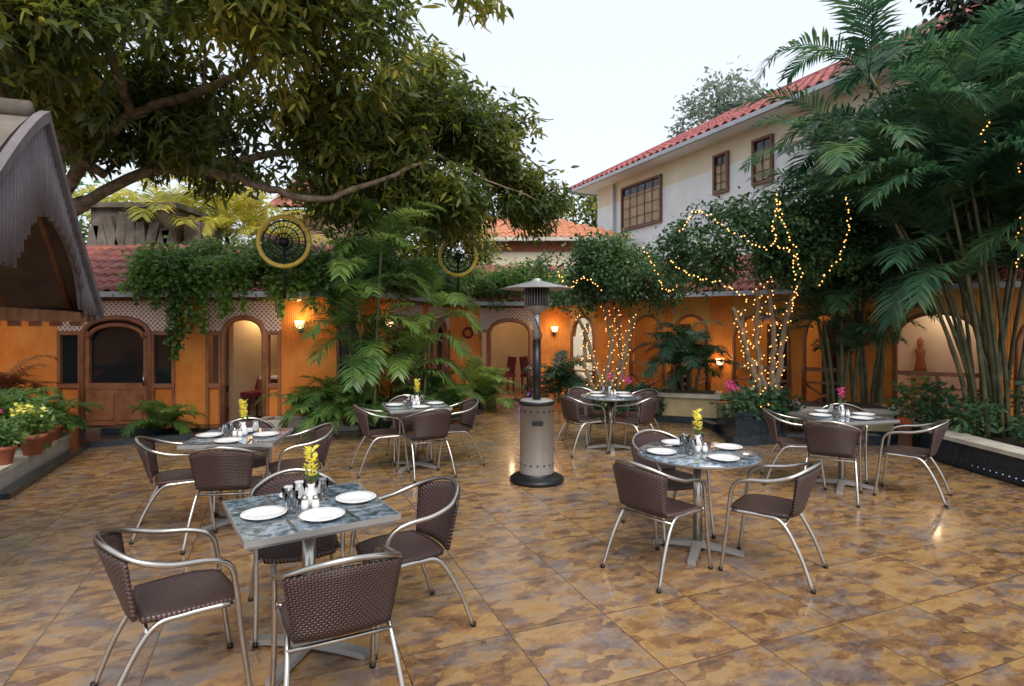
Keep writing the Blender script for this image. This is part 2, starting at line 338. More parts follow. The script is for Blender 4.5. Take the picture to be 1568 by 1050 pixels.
# ---------------------------------------------------------------- ground
g=MB(); g.add([(-150,-100,-.01),(150,-100,-.01),(150,250,-.01),(-150,250,-.01)],[(0,1,2,3)],'ground'); g.build('ground')
pf=MB(); out=[(-6.4,-8),(5.6,-8),(5.45,5.5),(5.37,7.3),(5.3,8.35),(4.0,8.5),(3.15,8.3),(3.3,9.6),(2.9,12),(1.2,13.3),(-.6,13.2),(-.6,11.4),(-2.45,9.55),(-4.0,9.2),(-6.0,8.2),(-5.0,5.6),(-6.4,2)]
pf.add([(x,y,0) for x,y in out],[tuple(range(len(out)))],'paving'); pf.build('patio_floor')
vf=MB(); vf.add([(-14,4,-.005),(14,4,-.005),(14,18,-.005),(-14,18,-.005)],[(0,1,2,3)],'granite'); vf.build('verandah_floor')
def strip(name,pts,w,h,mat,capmat=None):
    B=MB()
    for a_,b_ in zip(pts[:-1],pts[1:]):
        a_=Vector((*a_,0)); b_=Vector((*b_,0)); d=b_-a_; L=d.length; ang=math.atan2(d.y,d.x); c=(a_+b_)/2
        R=Matrix.Rotation(ang,3,'Z'); n_=Vector((-math.sin(ang),math.cos(ang),0))*(w/2)
        B.box((c.x+n_.x,c.y+n_.y,h/2),(L+.01,abs(w),h),mat,R)
        if capmat: B.box((c.x+n_.x,c.y+n_.y,h+.022),(L+.05,abs(w)+.05,.045),capmat,R)
    return B.build(name)
strip('granite_curb',[(-2.45,9.55),(-.6,11.4),(-.6,13.0)],.18,.10,'granite')
strip('granite_curb',[(2.9,12),(3.3,9.6)],.18,.10,'granite') 
strip('granite_curb',[(3.15,8.28),(4.0,8.5),(5.3,8.35)],.2,.14,'granite')
strip('granite_curb',[(-6.0,8.2),(-4.0,9.2)],.16,.08,'granite')
strip('granite_curb',[(-4.95,5.75),(-5.95,8.2)],.14,.06,'granite')
def planter(name,poly,h,wall,cap=None,soil=True,capw=.16):
    B=MB(); n=len(poly)
    vs=[(x,y,0) for x,y in poly]+[(x,y,h) for x,y in poly]
    B.add(vs,[(i,(i+1)%n,n+(i+1)%n,n+i) for i in range(n)],wall)
    B.add([(x,y,h-.01) for x,y in poly],[tuple(range(n))],'earth')
    cx=sum(p[0] for p in poly)/n; cy=sum(p[1] for p in poly)/n
    if cap:
        inn=[]; outp=[]
        for x,y in poly:
            d=Vector((cx-x,cy-y)); d.normalize(); inn.append((x+d.x*capw*1.3,y+d.y*capw*1.3)); outp.append((x-d.x*.03,y-d.y*.03))
        vs=[(x,y,h) for x,y in outp]+[(x,y,h+.05) for x,y in outp]+[(x,y,h+.05) for x,y in inn]+[(x,y,h-.02) for x,y in inn]
        fs=[]
        for i in range(n):
            j=(i+1)%n; fs+=[(i,j,n+j,n+i),(n+i,n+j,2*n+j,2*n+i),(2*n+i,2*n+j,3*n+j,3*n+i)]
        B.add(vs,fs,cap)
    return B.build(name)
planter('planter_bed',[(-6.15,8.1),(-5.2,5.8),(-6.5,5.0),(-9,5.5),(-9,8.4)],.18,'cap','cap',capw=.26)
planter('planter_bed',[(-4.1,9.3),(-2.5,9.62),(-1.6,10.6),(-2.3,10.2),(-2.7,9.78),(-4.1,9.75)],.16,'cap','cap',capw=.1)
planter('planter_bed',[(3.2,8.35),(3.95,8.6),(4.3,9.6),(3.4,9.7)],.42,'granite','granite')
planter('planter_bed',[(5.45,5.0),(5.42,7.35),(5.9,8.6),(9,8.4),(9,5.0)],.30,'granite','cap',capw=.26)
def planter_box(name,x,y,w,d,h,rz):
    B=MB(Matrix.Translation((x,y,0))@Matrix.Rotation(rz,4,'Z'))
    B.box((0,0,h/2),(w,d,h),'creamplanter'); B.box((0,0,h-.03),(w+.12,d+.12,.07),'cap'); B.box((0,0,.06),(w+.08,d+.08,.12),'granite'); B.box((0,0,h+.012),(w-.12,d-.12,.02),'earth')
    return B.build(name)
planter_box('planter_box',3.2,10.6,1.05,.6,.52,-.4)
planter_box('planter_box',5.25,9.3,1.25,.7,.45,-.25)
C=np.stack([np.random.uniform(-5,5,90),np.random.uniform(1.5,9,90),np.full(90,.012)],1); D=np.random.normal(size=C.shape); D[:,2]=0.02; D/=np.linalg.norm(D,axis=1,keepdims=True)
leaves('fallen_leaves',C,D,np.random.uniform(.02,.06,90),np.random.uniform(.01,.02,90),'deadleaf',None,.02)

# ---------------------------------------------------------------- facades
def facM(p0,p1):
    d=Vector((p1[0]-p0[0],p1[1]-p0[1])); ang=math.atan2(d.y,d.x)
    return Matrix.Translation((p0[0],p0[1],0))@Matrix.Rotation(ang,4,'Z'),d.length
def spandrel(B,u0,u1,zs,za,zt,y0,y1,mat,n=16,mat2=None):
    c=(u0+u1)/2; w=(u1-u0)/2; V=[];fs=[]
    for i in range(n+1):
        x=u0+(u1-u0)*i/n; z=zs+(za-zs)*math.sqrt(max(0,1-((x-c)/w)**2))
        V+=[(x,y0,z),(x,y0,zt),(x,y1,z),(x,y1,zt)]
    for i in range(n):
        a_=i*4;b_=a_+4; fs+=[(a_,b_,b_+1,a_+1),(a_+2,a_+3,b_+3,b_+2),(a_,a_+2,b_+2,b_)]
    B.add(V,fs,mat,False,[(v[0],v[2]) for v in V])
def archpath(u0,u1,zs,za,y,n=16):
    c=(u0+u1)/2;w=(u1-u0)/2
    return [(u0+(u1-u0)*i/n,y,zs+(za-zs)*math.sqrt(max(0,1-((u0+(u1-u0)*i/n-c)/w)**2))) for i in range(n+1)]
def door_bay(B,u0,d0,d1,u1,open_=False,ztop=2.12):
    B.bb(u0,u1,-.02,.10,2.12,2.2,'wood')
    B.bb(u0,d0,.0,.08,1.6,2.12,'lattice'); B.bb(d1,u1,.0,.08,1.6,2.12,'lattice')
    spandrel(B,d0,d1,1.56,1.86,2.12,0.0,.08,'lattice')
    B.tube([(d0+.02,-.01,0)]+archpath(d0+.02,d1-.02,1.56,1.84,-.01)+[(d1-.02,-.01,0)],.045,'doorwood',8)
    for a_,b_ in ((u0,d0),(d1,u1)):
        B.bb(a_,b_,.02,.08,0,.68,'orange')
        B.bb(a_,b_,-.02,.08,.68,.75,'doorwood'); B.bb(a_,b_,-.02,.08,1.55,1.62,'doorwood')
        B.bb(a_,a_+.05,-.025,.085,.0,1.6,'doorwood'); B.bb(b_-.05,b_,-.025,.085,0,1.6,'doorwood')
        if not open_: B.bb(a_+.05,b_-.05,.03,.04,.75,1.55,'darkglass')
    if not open_:
        B.bb(d0+.06,d1-.06,.0,.05,.05,.66,'doorwood')
        m_=(d0+d1)/2
        for a_,b_ in ((d0+.14,m_-.04),(m_+.04,d1-.14)): B.box(((a_+b_)/2,-.01,.35),(b_-a_,.02,.42),'doorwood')
        B.bb(d0+.05,d0+.13,-.01,.05,.66,1.6,'doorwood'); B.bb(d1-.13,d1-.05,-.01,.05,.66,1.6,'doorwood')
        B.bb(d0+.06,d1-.06,-.012,.052,.66,.76,'doorwood')
        B.tube(archpath(d0+.12,d1-.12,1.5,1.72,.0),.04,'doorwood',6)
        B.bb(d0+.06,d1-.06,.053,.06,.6,1.8,'darkglass')
        B.tube([(d1-.1,-.05,.72),(d1-.1,-.05,.9)],.012,'steel')
def sconce(B,u,z):
    B.box((u,-.03,z-.05),(.06,.05,.16),'blackmetal'); B.lathe([(.01,-.06),(.06,-.04),(.085,.07),(.08,.07),(.055,-.03)],(u,-.10,z),'lampshade',12)
def tile_roof(B,p0,p1,inw,run,rise,z,mat,hip0=False,hip1=False,cw=.17,rowl=.33,amp=.045):
    p0=Vector((*p0,0));p1=Vector((*p1,0)); d=(p1-p0); L=d.length; d.normalize(); inw=Vector((*inw,0)).normalized()
    nc=int(L/cw); sl=math.hypot(run,rise); nr=max(1,int(sl/rowl)); V=[];F=[]
    for c in range(nc):
        u=(c+.5)*cw; tm=1
        if hip0: tm=min(tm,u/run)
        if hip1: tm=min(tm,(L-u)/run)
        rows=max(1,int(nr*tm+.5))
        for r_ in range(rows):
            o=len(V); jz=random.uniform(-.009,.009)
            for tt,lift in ((r_/nr-.01,.032),((r_+1)/nr,.0)):
                for k in range(6):
                    a_=k/5; h=amp*math.sin(math.pi*a_)+lift+jz
                    q=p0+d*(u+(a_-.5)*cw*1.0)+inw*run*tt; V.append((q.x,q.y,z+rise*tt+h))
            for k in range(5): F.append((o+k,o+k+1,o+7+k,o+6+k))
            b0=len(V)
            for k in range(6):
                x=V[o+k]; V.append((x[0],x[1],x[2]-.035))
            for k in range(5): F.append((b0+k,b0+k+1,o+k+1,o+k))
    B.add(V,F,mat)
    q=[p0,p1,p1+inw*run-(d*run if hip1 else d*0),p0+inw*run+(d*run if hip0 else d*0)]
    B.add([(q[0].x,q[0].y,z-.03),(q[1].x,q[1].y,z-.03),(q[2].x,q[2].y,z+rise-.03),(q[3].x,q[3].y,z+rise-.03)],[(0,1,2,3)],'darkwood')
def roofed(name,p0,p1,H,fn,mat='orange',run=2.0,rise=1.05,ceil=True,back=2.6,over=.38,backmat='interior'):
    M,L=facM(p0,p1); E=empty(name); B=MB(M); fn(B,L)
    B.bb(0.01,L-.01,0.01,.19,H-.06,H+.06,mat)
    B.build('front_wall',E)
    R=MB(M); R.bb(-.1,L+.1,back,back+.1,0,H,backmat); R.bb(-.1,L+.1,.2,back,H-.03,H,'interior')
    R.bb(-.1,L+.1,.2,back,-.004,.006,'terracotta')
    R.build('room',E)
    T=MB(M); tile_roof(T,(-.2,-over),(L+.2,-over),(0,1),run+over,rise,H+.06,'tile')
    T.bb(-.2,L+.2,-over-.03,-over+.02,H-.03,H+.06,'gutter')
    T.bb(-.2,L+.2,-over+.02,0,H+.0,H+.02,'cap')
    T.build('roof',E); return E,M,L
H=2.2
def f1(B,L):
    X=lambda x:x+9.3
    B.bb(0,X(-7.63),0,.2,0,H,'orange')
    door_bay(B,X(-7.63),X(-7.23),X(-6.06),X(-5.66))
    B.bb(X(-5.66),X(-5.14),0,.2,0,H,'orange')
    door_bay(B,X(-5.14),X(-4.87),X(-4.14),X(-3.88),True)
    B.bb(X(-3.88),X(-2.95),0,.2,0,H,'orange')
    B.bb(X(-2.95),X(-2.9),0,.2,0,H,'wood')
    B.bb(X(-2.9),X(-2.5),.02,.1,0,.7,'orange'); B.bb(X(-2.9),X(-2.5),.04,.05,.7,H,'darkglass')
    sconce(B,X(-3.53),1.72)
E1,M1,L1=roofed('restaurant_building',(-9.3,9.8),(-2.5,9.8),H,f1)
def f2(B,L):
    B.bb(0,.9,0,.2,0,H,'orange'); sconce(B,.7,1.75)
    door_bay(B,.9,1.15,2.0,2.25); B.bb(2.25,2.5,0,.2,0,H,'orange')
    door_bay(B,2.5,2.75,3.4,3.6); B.bb(3.6,L,0,.2,0,H,'orange')
roofed('restaurant_building',(-2.5,9.8),(-1.3,13.6),H,f2)
def f3(B,L):
    B.bb(0,.55,0,.2,0,H,'orange')
    door_bay(B,.55,.75,1.75,1.95,True); B.bb(1.95,L,0,.2,0,H,'orange'); sconce(B,2.3,1.62)
    B.tube([(.28+.11*math.cos(a_*.5236),-.03,1.55+.11*math.sin(a_*.5236)) for a_ in range(13)],.03,'redcloth',6)
roofed('restaurant_building',(-1.3,13.6),(1.4,13.8),H,f3)
H4=2.32
def rail(B,u0,u1,h=.95):
    B.bb(u0,u1,.02,.09,h-.07,h,'doorwood'); B.bb(u0,u1,.03,.08,.15,.2,'doorwood'); B.bb(u0,u1,.03,.08,h-.3,h-.26,'doorwood')
    n=max(1,round((u1-u0)/.55)); w=(u1-u0)/n
    for i in range(n+1):
        x=u0+i*w; B.bb(x-.025,x+.025,.0,.1,0,h,'doorwood')
        if i<n:
            for a_,b_ in (((x,.05,.2),(x+w,.05,h-.3)),((x,.065,h-.3),(x+w,.065,.2))): B.tube([a_,b_],.02,'doorwood',4)
def f4(B,L):
    segs=[('o',0,.62),('p',.62,1.5),('o',1.5,2.3),('p',2.3,2.45),('o',2.45,3.25),('p',3.25,3.7),('o',3.7,4.75),('p',4.75,4.98),('o',4.98,5.65),('p',5.65,6.4),('o',6.4,7.6),('p',7.6,8.0),('o',8.0,9.2),('p',9.2,L)]
    for k,a_,b_ in segs:
        if k=='p': B.bb(a_,b_,0,.22,0,H4,'orange'); B.bb(a_-.015,b_+.015,-.015,.235,0,.3,'wood')
        else:
            spandrel(B,a_,b_,1.45,1.95,H4-.05,.01,.21,'yellowwall'); 
            B.tube([(a_+.02,.0,0)]+archpath(a_+.02,b_-.02,1.45,1.92,.0)+[(b_-.02,.0,0)],.035,'doorwood',6)
            rail(B,a_,b_)
    sconce(B,3.48,1.0)
E4,M4,L4=roofed('arcade_building',(1.4,13.8),(9.2,8.2),H4,f4,'yellowwall',back=2.2,backmat='yellowwall',run=1.6,rise=.9)
B=MB(M4)
for u in (1.8,2.8,4.2,5.3,7.3,8.6):
    B.bb(u-.3,u+.3,2.1,2.19,.0,1.75,'darkwood'); B.bb(u-.24,u+.24,2.07,2.1,.1,1.68,'darkglass')
B.build('arcade_door')
B=MB(M4@Matrix.Translation((6.75,1.6,0)))
B.box((0,0,.4),(.3,.3,.8),'creamplanter'); B.lathe([(.0,.8),(.11,.8),(.09,.95),(.06,1.1),(.09,1.25),(.03,1.3),(.055,1.36),(.05,1.43),(0,1.5)],(0,0,0),'doorwood',14); B.build('statue')
B=MB(Matrix.Translation((-9.3,9.8,0))@Matrix.Rotation(math.radians(-90),4,'Z'))
B.bb(0,9,-.2,0,0,H,'orange'); tile_roof(B,(0,.35),(9,.35),(0,-1),1.8,1.0,H,'tile'); B.build('courtyard_wall')
B=MB(); B.box((-5.0,9.55,.04),(3.2,.4,.08),'granite'); B.build('door_step')
def indoor_chair():
    B=MB()
    for x in(-.18,.18):
        for y in(-.18,.18): B.box((x,y,.22),(.035,.035,.44),'darkwood')
    B.box((0,0,.46),(.44,.44,.08),'redcloth'); B.box((0,-.2,.72),(.42,.05,.42),'redcloth',Matrix.Rotation(.12,3,'X'))
    return B.mesh('dining_chair')
ic=indoor_chair()
for x,y,r_ in ((-5.1,11.3,2.5),(-4.8,10.8,-2.2),(-4.7,11.9,.5),(-4.2,11.4,1),(-5.6,11.7,2.8),(-.2,14.9,2),(.5,15.0,-2)): inst('dining_chair',ic,(x,y,.01),r_)
B=MB(); B.box((-4.75,11.45,.73),(.8,.7,.04),'white'); B.tube([(-4.75,11.45,0),(-4.75,11.45,.72)],.04,'darkwood'); B.box((-4.75,11.45,.02),(.4,.4,.04),'darkwood'); B.build('indoor_table')
def picture(x,z,y=12.36,w=.3,h=.34):
    B=MB(); B.box((x,y,z),(w,.03,h),'darkwood'); B.box((x,y-.017,z),(w-.06,.006,h-.06),'cap'); B.box((x,y-.021,z),(w-.16,.005,h-.16),'wood'); B.build('picture_frame')
picture(-5.55,1.65); picture(-5.15,1.65); picture(-6.6,1.6)
B=MB()
B.bb(-9.1,-7.3,12.6,14.2,2.6,4.25,'concrete'); B.bb(-9.2,-7.2,12.5,14.3,4.25,4.36,'concrete'); B.bb(-7.2,-6.85,12.8,13.8,2.8,4.0,'concrete')
for i in range(9):
    B.box((-9+i*.21,12.55,3.3+.5*random.random()),(.2,.16,.9),'concrete',Matrix.Rotation(random.uniform(-.3,.3),3,'Y'))
B.build('water_tank')

# ---------------------------------------------------------------- white two-storey building
E=empty('white_building'); pA=(3.18,21.7); pB=(8.6,9.6); M,L=facM(pA,pB)
B=MB(M); HW=6.8
B.bb(0,L,0,6,0,6.05,'white'); B.bb(0,L,.005,6,6.05,HW,'creamy');  # cream band at the top mainly paints in the shading under the eave
B.bb(-.06,L,-.06,0,2.9,3.1,'white')
def win(B,u0,u1,z0,z1,cur=True):
    B.bb(u0,u1,-.012,-.004,z0,z1,'darkglass')
    if cur: B.bb(u0+.02,u1-.02,-.018,-.013,z0+.05,z1-.25,'curtain')
    for a_,b_,c,d in ((u0-.07,u0,z0-.07,z1+.07),(u1,u1+.07,z0-.07,z1+.07),(u0,u1,z1,z1+.07),(u0,u1,z0-.07,z0)): B.bb(a_,b_,-.08,-.002,c,d,'wood')
    n=max(2,int((u1-u0)/.4))
    for i in range(1,n): x=u0+(u1-u0)*i/n; B.bb(x-.009,x+.009,-.05,-.03,z0,z1,'wood')
    for i in range(1,4): z=z0+(z1-z0)*i/4; B.bb(u0,u1,-.045,-.035,z-.008,z+.008,'wood')
for a_,b_,z0,z1 in ((1.67,3.68,5.03,6.4),(6.07,6.49,5.4,6.36),(7.45,7.96,5.35,6.38),(9.3,9.9,5.2,6.3)): win(B,a_,b_,z0,z1)
B.build('walls',E)
B=MB(M); ov=.75
tile_roof(B,(-ov,-ov),(L+.5,-ov),(0,1),4.2,2.25,HW,'tilered',hip0=True,cw=.30,rowl=.45,amp=.11)
B.bb(-ov,L+.5,-ov-.05,-ov+.05,HW-.08,HW+.03,'gutter'); B.bb(-ov+.05,L+.5,-ov+.05,0,HW-.03,HW-.01,'white')
B.bb(-ov-.05,-ov+.05,-ov+.06,6,HW-.08,HW+.03,'gutter'); B.bb(-ov+.05,0,0.01,6,HW-.03,HW-.01,'white')
B.add([(-ov,-ov,HW),(-ov,6.5,HW),(-ov+4.2,3.45,HW+2.25)],[(0,1,2)],'tilered')
B.tube([(-ov,-ov,HW+.05),(-ov+4.2,3.45,HW+2.3)],.11,'tilered',8)
B.tube([(-ov+4.2,3.45,HW+2.3),(L+.5,3.45,HW+2.3)],.11,'tilered',8)
B.tube([(1.2,-.08,HW-.1),(1.2,-.08,2)],.05,'gutter')
B.build('roof',E)
E=empty('background_house')
B=MB(); B.bb(-1.6,3.6,19.5,24,0,4.55,'creamy'); B.bb(-1.6,3.6,19.45,19.5,4.2,4.5,'terracotta'); B.build('walls',E)
B=MB(); tile_roof(B,(-2.1,19.1),(4,19.1),(0,1),2.6,1.15,4.6,'tileorange',hip1=True,cw=.24,rowl=.4,amp=.06); B.bb(-2.1,4,19.05,19.12,4.5,4.62,'cap'); B.build('roof',E)
E=empty('background_house')
B=MB(); B.bb(-6.5,-3.6,16.5,20,0,5.0,'pinkwall'); B.build('walls',E)
B=MB(); tile_roof(B,(-6.8,16.1),(-3.2,16.1),(0,1),2.2,1.3,5.0,'tile',cw=.24,rowl=.4,amp=.06); B.build('roof',E)

# ---------------------------------------------------------------- kiosk gable on left
E=empty('garden_pavilion')
F_=Vector((-3.24,4.55)); N_=Vector((-2.5,2.45)); zb=1.8; za=3.0
M=Matrix.Translation((N_.x,N_.y,0))@Matrix.Rotation(math.atan2((F_-N_).y,(F_-N_).x),4,'Z'); W=(F_-N_).length; ua=1.215
B=MB(M); n=60; V=[];fs=[]
def topz(u): 
    t=abs(u-ua)/(ua if u<ua else W-ua); return za-(za-zb)*(t**(1.25 if u<ua else .9))
def arcz(u):
    if u<.85: return 2.06
    if u<1.25: t=(u-.85)/.4; return 2.06+.36*math.sin(t*math.pi/2)
    t=min(1,(u-1.25)/(W-.32-1.25)); return zb+.02+.60*math.sqrt(max(0,1-t**1.6))
for i in range(n+1):
    u=W*i/n; zt=topz(u); zl=min(arcz(u),zt-.05); V+=[(u,0,zl),(u,0,zt),(u,.03,zl),(u,.03,zt)]
for i in range(n): a_=i*4; b_=a_+4; fs+=[(a_,b_,b_+1,a_+1),(a_+2,a_+3,b_+3,b_+2),(a_,a_+2,b_+2,b_)]
B.add(V,fs,'corrugated',False,[(v[0],v[2]) for v in V])
for i in range(52):
    u=W*(i+.5)/52; zt=topz(u); zl=min(arcz(u),zt-.05)
    B.tube([(u,-.006,zl-.015-.02*(i%2)),(u,-.006,zt-.02)],.017,'corrugated',6)
V=[];fs=[]
for i in range(25):
    x=W*i/24; z=topz(x)+.02; V+=[(x,-.05,z-.06),(x,-.05,z+.01),(x,.0,z+.01),(x,.0,z-.06)]
for i in range(24):
    for k in range(4): fs.append((i*4+k,i*4+4+k,i*4+4+(k+1)%4,i*4+(k+1)%4))
B.add(V,fs,'corrugated'); B.build('gable',E)
B=MB(M); V=[];fs=[]
for i in range(25):
    u=W*i/24
    for y in (.04,2.8): V+=[(u,y,topz(u)-.05),(u,y,topz(u)-.01)]
for i in range(24): a_=i*4;b_=a_+4; fs+=[(a_,b_,b_+2,a_+2)]
B.add(V,fs,'darkwood'); B.add(V,[(a+1,a+3,a+7,a+5) for a in range(0,96,4)],'concrete')
for k in range(7):
    y=.15+k*.4; B.tube([(.05,y,zb+.02),(ua,y,za-.1)],.03,'wood',6); B.tube([(ua,y,za-.1),(W-.05,y,zb+.02)],.03,'wood',6)
B.tube([(ua,.05,za+.02),(ua,2.8,za+.02)],.06,'concrete',10)
for k in range(6): B.tube([(ua,.3+k*.42,za+.02),(ua,.38+k*.42,za+.02)],.075,'concrete',10)
B.bb(-.1,W+.05,.06,.14,zb-.05,zb+.01,'darkwood'); B.bb(W-.1,W,.15,2.8,zb-.06,zb+.02,'darkwood'); B.bb(0,.1,.15,2.8,zb-.06,zb+.02,'darkwood')
for i in range(20): B.bb(W-.02,W+.03,.1+i*.13,.17+i*.13,zb-.10,zb-.02,'doorwood')
for i in range(16): B.bb(i*.14,.06+i*.14,.0,.05,zb-.07,zb-.0,'wood')
B.bb(W-.1,W,2.6,2.7,0,zb,'darkwood'); B.bb(.0,.1,2.6,2.7,0,zb,'darkwood')
B.build('roof',E)

# ---------------------------------------------------------------- furniture
def chair_mesh():
    k_=.93
    B=MB(Matrix.Diagonal((k_,k_,1,1)))
    half=[(.25,.29,.0),(.245,.25,.28),(.245,.225,.5),(.25,.195,.61),(.262,.10,.655),(.275,-.06,.675),(.25,-.20,.715),(.14,-.30,.765)]
    pts=[(-x,y,z) for x,y,z in half]+[(0,-.335,.785)]+[half[i] for i in range(len(half)-1,-1,-1)]
    B.tube(cr(pts,6),.0135,'steel',8)
    for s_ in(-1,1):
        B.tube(cr([(s_*.265,-.34,0),(s_*.245,-.25,.22),(s_*.225,-.13,.40),(s_*.22,.0,.425),(s_*.235,.20,.43)],5),.0135,'steel',8)
        B.tube([(s_*.245,.235,.43),(s_*.20,.21,.43)],.01,'steel',6)
        B.lathe([(0,0),(.017,0),(.017,.02),(.0,.02)],(s_*.25,.29,0),'blackmetal',8); B.lathe([(0,0),(.017,0),(.017,.02),(.0,.02)],(s_*.265,-.34,0),'blackmetal',8)
    B.tube([(-.23,-.15,.39),(.23,-.15,.39)],.01,'steel',6)
    def sq(u,v):
        x=2*u-1;y=2*v-1
        return x*math.sqrt(1-.22*y*y),y*math.sqrt(1-.22*x*x)
    def sa(u,v):
        x,y=sq(u,v); return (x*.235,.03+y*.225,.455-.018*(1-x*x)*(1-y*y)-(.025*max(0,y)**4))
    def sb(u,v): p=sa(u,v); return (p[0]*.97,p[1]*.98,p[2]-.03)
    B.slab(sa,sb,12,12,'wicker',.5,.5)
    def ba(u,t):
        x=2*u-1; top=.315-.045*x*x
        return (x*(.205+.045*t),-(.215+.115*t)+(x*x)*(.03+.075*t),.445+top*t)
    def bb_(u,t):
        p=ba(u,t); return (p[0]*1.03,p[1]-.018,p[2])
    B.slab(ba,bb_,14,8,'wicker',.5,.33)
    return B.mesh('wicker_armchair')
CH=chair_mesh()
def chair(x,y,tx,ty,jit=0):
    dx,dy=tx-x,ty-y; inst('wicker_armchair',CH,(x,y,.002),math.atan2(-dx,dy)+jit)
def table_mesh(rnd,w=.74):
    B=MB()
    if rnd:
        r_=w; B.lathe([(0,.75),(r_-.02,.75),(r_-.006,.744),(r_,.736),(r_,.728)],(0,0,0),'tablestone',48); B.lathe([(r_+.002,.735),(r_+.003,.72),(r_-.03,.712),(0,.712)],(0,0,0),'steelgrey',48)
    else:
        B.box((0,0,.738),(w,w,.024),'tablestone'); B.box((0,0,.718),(w-.02,w-.02,.02),'steelgrey')
        for s_ in(-1,1): B.box((s_*(w/2+.003),0,.737),(.006,w+.012,.028),'steelgrey'); B.box((0,s_*(w/2+.003),.737),(w,.006,.028),'steelgrey')
    B.tube([(0,0,.04),(0,0,.70)],.034,'steel',14)
    B.lathe([(.0,.66),(.05,.66),(.11,.705),(.11,.712)],(0,0,0),'blackmetal',14)
    for k in range(4):
        a_=k*math.pi/2+math.pi/4; R=Matrix.Rotation(a_,3,'Z')
        V=[]
        for x,w_,z0,z1 in ((.0,.035,.03,.075),(.18,.03,.02,.05),(.33,.028,.0,.028)):
            for yy,zz in ((-w_,z0),(w_,z0),(w_,z1),(-w_,z1)): V.append(R@Vector((x,yy,zz)))
        fs=[]
        for i in range(2):
            for q in range(4): fs.append((i*4+q,i*4+(q+1)%4,i*4+4+(q+1)%4,i*4+4+q))
        fs.append((8,9,10,11)); B.add(V,fs,'steelgrey')
    return B.mesh('dining_table')
TS=table_mesh(False,.72); TR=table_mesh(True,.45); TR2=table_mesh(True,.42)
def mk(fn,name): B=MB(); fn(B); return B.mesh(name)
PL=mk(lambda B:B.lathe([(0,.004),(.065,.004),(.08,.010),(.108,.020),(.110,.018),(.08,.004),(.06,0),(0,0)],(0,0,0),'porcelain',32),'dinner_plate')
GL=mk(lambda B:B.lathe([(0,.0),(.024,0),(.03,.05),(.034,.11),(.031,.11),(.027,.05),(.021,.012),(0,.012)],(0,0,0),'glass',20),'drinking_glass')
def shk(B):
    B.lathe([(0,0),(.018,0),(.02,.02),(.015,.055),(.0,.055)],(0,0,0),'porcelain',12); B.lathe([(.016,.055),(.016,.068),(.008,.076),(0,.078)],(0,0,0),'steel',12)
SH=mk(shk,'salt_shaker')
def cut(B):
    B.box((0,-.03,.003),(.011,.12,.004),'steel'); B.box((0,.06,.003),(.016,.08,.003),'steel')
KN=mk(cut,'table_knife')
def frk(B):
    B.box((0,-.03,.003),(.009,.12,.004),'steel'); B.box((0,.045,.003),(.022,.03,.003),'steel')
    for i in(-1,0,1): B.box((i*.008,.08,.003),(.003,.045,.003),'steel')
FK=mk(frk,'table_fork')
def vase(kind):
    def f(B):
        B.lathe([(0,0),(.03,0),(.036,.02),(.03,.06),(.016,.10),(.02,.115),(.017,.115),(.012,.10),(0,.09)],(0,0,0),'porcelain',20)
        rnd=random.Random(3)
        B.tube([(0,0,.08),(.005,.0,.2),(.01,.005,.3)],.003,'palmstem',5)
        B.tube([(0,0,.08),(-.02,.01,.16),(-.03,.02,.22)],.003,'palmstem',5)
        for i in range(60 if kind!='petal_pink' else 40):
            z=.15+.15*rnd.random() if kind!='petal_pink' else .18+.1*rnd.random(); a_=rnd.uniform(0,6.28); r0=.008
            d=Vector((math.cos(a_),math.sin(a_),.7)).normalized(); L_=.03+.02*rnd.random(); c=Vector((r0*d.x,r0*d.y,z)); s_=d.cross(Vector((0,0,1))).normalized()*.014
            B.add([c,c+d*L_*.6+s_,c+d*L_,c+d*L_*.6-s_],[(0,1,2,3)],kind)
        for i in range(8):
            a_=rnd.uniform(0,6.28); d=Vector((math.cos(a_),math.sin(a_),1)).normalized(); c=Vector((0,0,.11)); s_=d.cross(Vector((0,0,1))).normalized()*.008
            B.add([c,c+d*.05+s_,c+d*.09,c+d*.05-s_],[(0,1,2,3)],'palm')
    return f
VY=mk(vase('petal_yellow'),'flower_vase'); VP=mk(vase('petal_pink'),'flower_vase')
def table(x,y,rz,me,half,vmesh=VY,sx=.02):
    inst('dining_table',me,(x,y,0),rz); Z=.752
    R=Matrix.Rotation(rz,3,'Z')
    def P(a_,b_): v=R@Vector((a_,b_,0)); return (x+v.x,y+v.y,Z)
    inst('flower_vase',vmesh,P(sx,.03),rz+1)
    for k in range(4):
        a_=k*math.pi/2; c,s_=math.cos(a_),math.sin(a_); q=half-.135
        inst('dinner_plate',PL,P(c*q+random.uniform(-.02,.02),s_*q+random.uniform(-.03,.03)),0)
        r0=(q+.02)
        inst('table_fork',FK,P(c*r0-s_*.15,s_*r0+c*.15),rz+a_+math.pi/2+.1); inst('table_knife',KN,P(c*r0+s_*.14,s_*r0-c*.14),rz+a_+math.pi/2)
    for a_,b_ in ((-.09,.05),(-.02,.12),(.10,.11),(-.10,-.06)): inst('drinking_glass',GL,P(a_,b_),0)
    inst('salt_shaker',SH,P(-.03,-.04),0); inst('salt_shaker',SH,P(.02,-.06),0)
ax,ay=-1.07,3.07; table(ax,ay,math.radians(33),TS,.37)
def around(cx,cy,lst):
    for ang,d,j in lst:
        a_=math.radians(ang); x=cx+math.cos(a_)*d; y=cy+math.sin(a_)*d; chair(x,y,cx,cy,j)
around(ax,ay,[(213,.60,.06),(300,.58,-.05),(30,.52,.1),(118,.42,-.05)])
bx,by=1.42,4.46; table(bx,by,math.radians(20),TR,.42); around(bx,by,[(222,.51,-.08),(-42,.53,.1),(105,.42,.1)])
